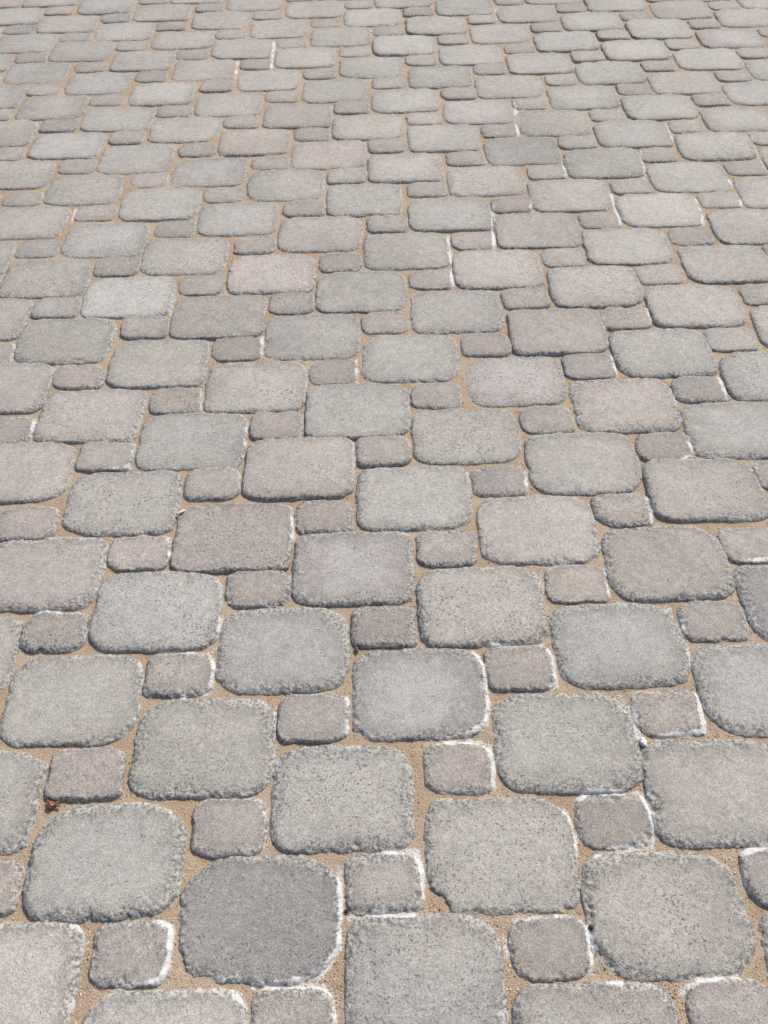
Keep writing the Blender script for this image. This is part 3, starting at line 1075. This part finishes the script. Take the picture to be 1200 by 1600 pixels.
px_ = pts[:, :, 0] * ca - pts[:, :, 1] * sa_ + gx[:, None]
py_ = pts[:, :, 0] * sa_ + pts[:, :, 1] * ca + gy[:, None]
pz_ = pts[:, :, 2] + (gz + size * 0.35)[:, None]
gvv = np.stack([px_, py_, pz_], 2).reshape(-1, 3)
gtt = (tri[None] + (np.arange(n) * 6)[:, None, None]).reshape(-1, 3)
o = link("sand_grains", mesh_from("sand_grains", gvv, None, gtt, False), M_GRAIN)
tag(o, "loose coarse grains scattered on the tan joint sand", "sand", None, "stuff")


# ------------------------------------------------------------------ small things lying about
def lump(rad, scale, seed, rough, nu=20, nv=12):
    """a closed knobbly pebble"""
    V, Q, Tr = [], [], []
    for v in range(1, nv):
        ph = math.pi * v / nv
        for u in range(nu):
            th = 2 * math.pi * u / nu
            V.append((math.sin(ph) * math.cos(th), math.sin(ph) * math.sin(th), math.cos(ph)))
    V += [(0, 0, 1), (0, 0, -1)]
    V = np.array(V)
    V = V * (1 + rough * fbm(V * 1.7 + seed, 3))[:, None] * rad * np.array(scale)
    for v in range(nv - 2):
        for u in range(nu):
            Q.append((v * nu + u, (v + 1) * nu + u, (v + 1) * nu + (u + 1) % nu, v * nu + (u + 1) % nu))
    t, bt = len(V) - 2, len(V) - 1
    for u in range(nu):
        Tr.append((t, u, (u + 1) % nu))
        Tr.append((bt, (nv - 2) * nu + (u + 1) % nu, (nv - 2) * nu + u))
    return V, np.array(Q), np.array(Tr)


def lump_obj(name, rad, scale, seed, rough, mat, loc, rz=0.0, parent=None):
    V, Q, Tr = lump(rad, scale, seed, rough)
    return link(name, mesh_from(name, V, Q, Tr, True), mat, parent, loc, rz)


def tube(path, radii, nseg=8):
    path = np.array(path, dtype=float)
    V, Q = [], []
    for n_, p in enumerate(path):
        d = path[min(n_ + 1, len(path) - 1)] - path[max(n_ - 1, 0)]
        d /= np.linalg.norm(d)
        s = np.cross(d, (0, 0, 1.0))
        s /= np.linalg.norm(s)
        up = np.cross(s, d)
        for k in range(nseg):
            an = 2 * math.pi * k / nseg
            V.append(p + radii[n_] * (math.cos(an) * s + math.sin(an) * up))
    m = len(path)
    for n_ in range(m - 1):
        for k in range(nseg):
            Q.append((n_ * nseg + k, n_ * nseg + (k + 1) % nseg, (n_ + 1) * nseg + (k + 1) % nseg, (n_ + 1) * nseg + k))
    V.append(path[0])
    V.append(path[-1])
    Tr = []
    for k in range(nseg):
        Tr.append((m * nseg, (k + 1) % nseg, k))
        Tr.append((m * nseg + 1, (m - 1) * nseg + k, (m - 1) * nseg + (k + 1) % nseg))
    return np.array(V), np.array(Q), np.array(Tr)


M_WHITE = plain_material("white_lime_pebble", (0.74, 0.75, 0.75), (0.84, 0.84, 0.83), 300)
M_SEED = plain_material("dark_seed", (0.055, 0.026, 0.018), (0.12, 0.06, 0.045), 500, 0.45)
M_BUD = plain_material("dry_husk", (0.09, 0.028, 0.014), (0.26, 0.13, 0.05), 260, 0.5)
M_BLACK = plain_material("black_grit", (0.022, 0.022, 0.022), (0.05, 0.048, 0.045), 400, 0.6)
M_WOOD = plain_material("pale_splinter_wood", (0.66, 0.55, 0.40), (0.80, 0.72, 0.58), 500, 0.7)
M_RUST = plain_material("rust_brown_crumb", (0.18, 0.075, 0.045), (0.27, 0.13, 0.08), 400, 0.8)

# pale splinter of wood lying over a joint
path = [(-0.0085, -0.0052, 0.0008), (-0.004, -0.0024, 0.0018), (0.001, 0.0008, 0.0022), (0.0055, 0.0034, 0.0020), (0.0085, 0.0050, 0.0014)]
Vt, Q, Tr = tube(path, [0.0012, 0.0026, 0.0028, 0.0025, 0.0012], 8)
Vt[:, 2] *= 0.8
o = link("wood_splinter", mesh_from("wood_splinter", Vt, Q, Tr, True), M_WOOD, None, (-0.3902, 0.9487, 0.0020))
tag(o, "pale cream wood splinter lying across a sandy joint at a stone's corner", "splinter")

# white lime pebble
o = lump_obj("white_pebble", 0.0058, (0.95, 1.25, 0.8), 4.0, 0.35, M_WHITE, (0.3947, 0.4739, -0.0025))
tag(o, "white lime pebble wedged at the corner of a white edged small stone", "pebble")

# dark brown seed
o = lump_obj("brown_seed", 0.0042, (0.80, 1.5, 0.75), 9.0, 0.12, M_SEED, (-0.0525, 0.6485, -0.0045), 0.2)
tag(o, "dark brown oval seed on the tan sand of a joint", "seed")

# dried reddish bud with two scales
bud = bpy.data.objects.new("dried_bud", None)
scene.collection.objects.link(bud)
bud.location = (-0.5126, 0.3995, -0.0035)
tag(bud, "dried reddish brown bud husk at a sandy corner by the left edge", "bud")
lump_obj("bud_body", 0.0062, (1.0, 0.9, 0.7), 2.0, 0.4, M_BUD, (0, 0, 0), 0.0, bud)
for n_, (bx, by, rz) in enumerate(((0.0062, 0.002, 0.5), (-0.004, 0.004, 2.2), (0.010, -0.001, -0.2))):
    lump_obj("bud_scale", 0.0042, (1.3, 0.5, 0.35), 12.0 + n_, 0.3, M_BUD, (bx, by, 0.0006), rz, bud)

# dark grit
o = lump_obj("black_grit", 0.0036, (1.1, 0.9, 0.8), 21.0, 0.35, M_BLACK, (0.2684, 0.2158, -0.0035))
tag(o, "black grit speck in the joint beside the chipped dark stone", "grit")
o = lump_obj("black_grit", 0.0030, (1.0, 1.0, 0.8), 25.0, 0.3, M_BLACK, (-0.0654, 0.2442, -0.005))
tag(o, "black grit speck in the joint right of the darkest large stone", "grit")
o = lump_obj("rusty_crumb", 0.0042, (1.5, 1.0, 0.7), 31.0, 0.4, M_RUST, (0.5077, 1.5277, -0.003))
tag(o, "rust brown crumb in a joint above a small stone", "crumb")
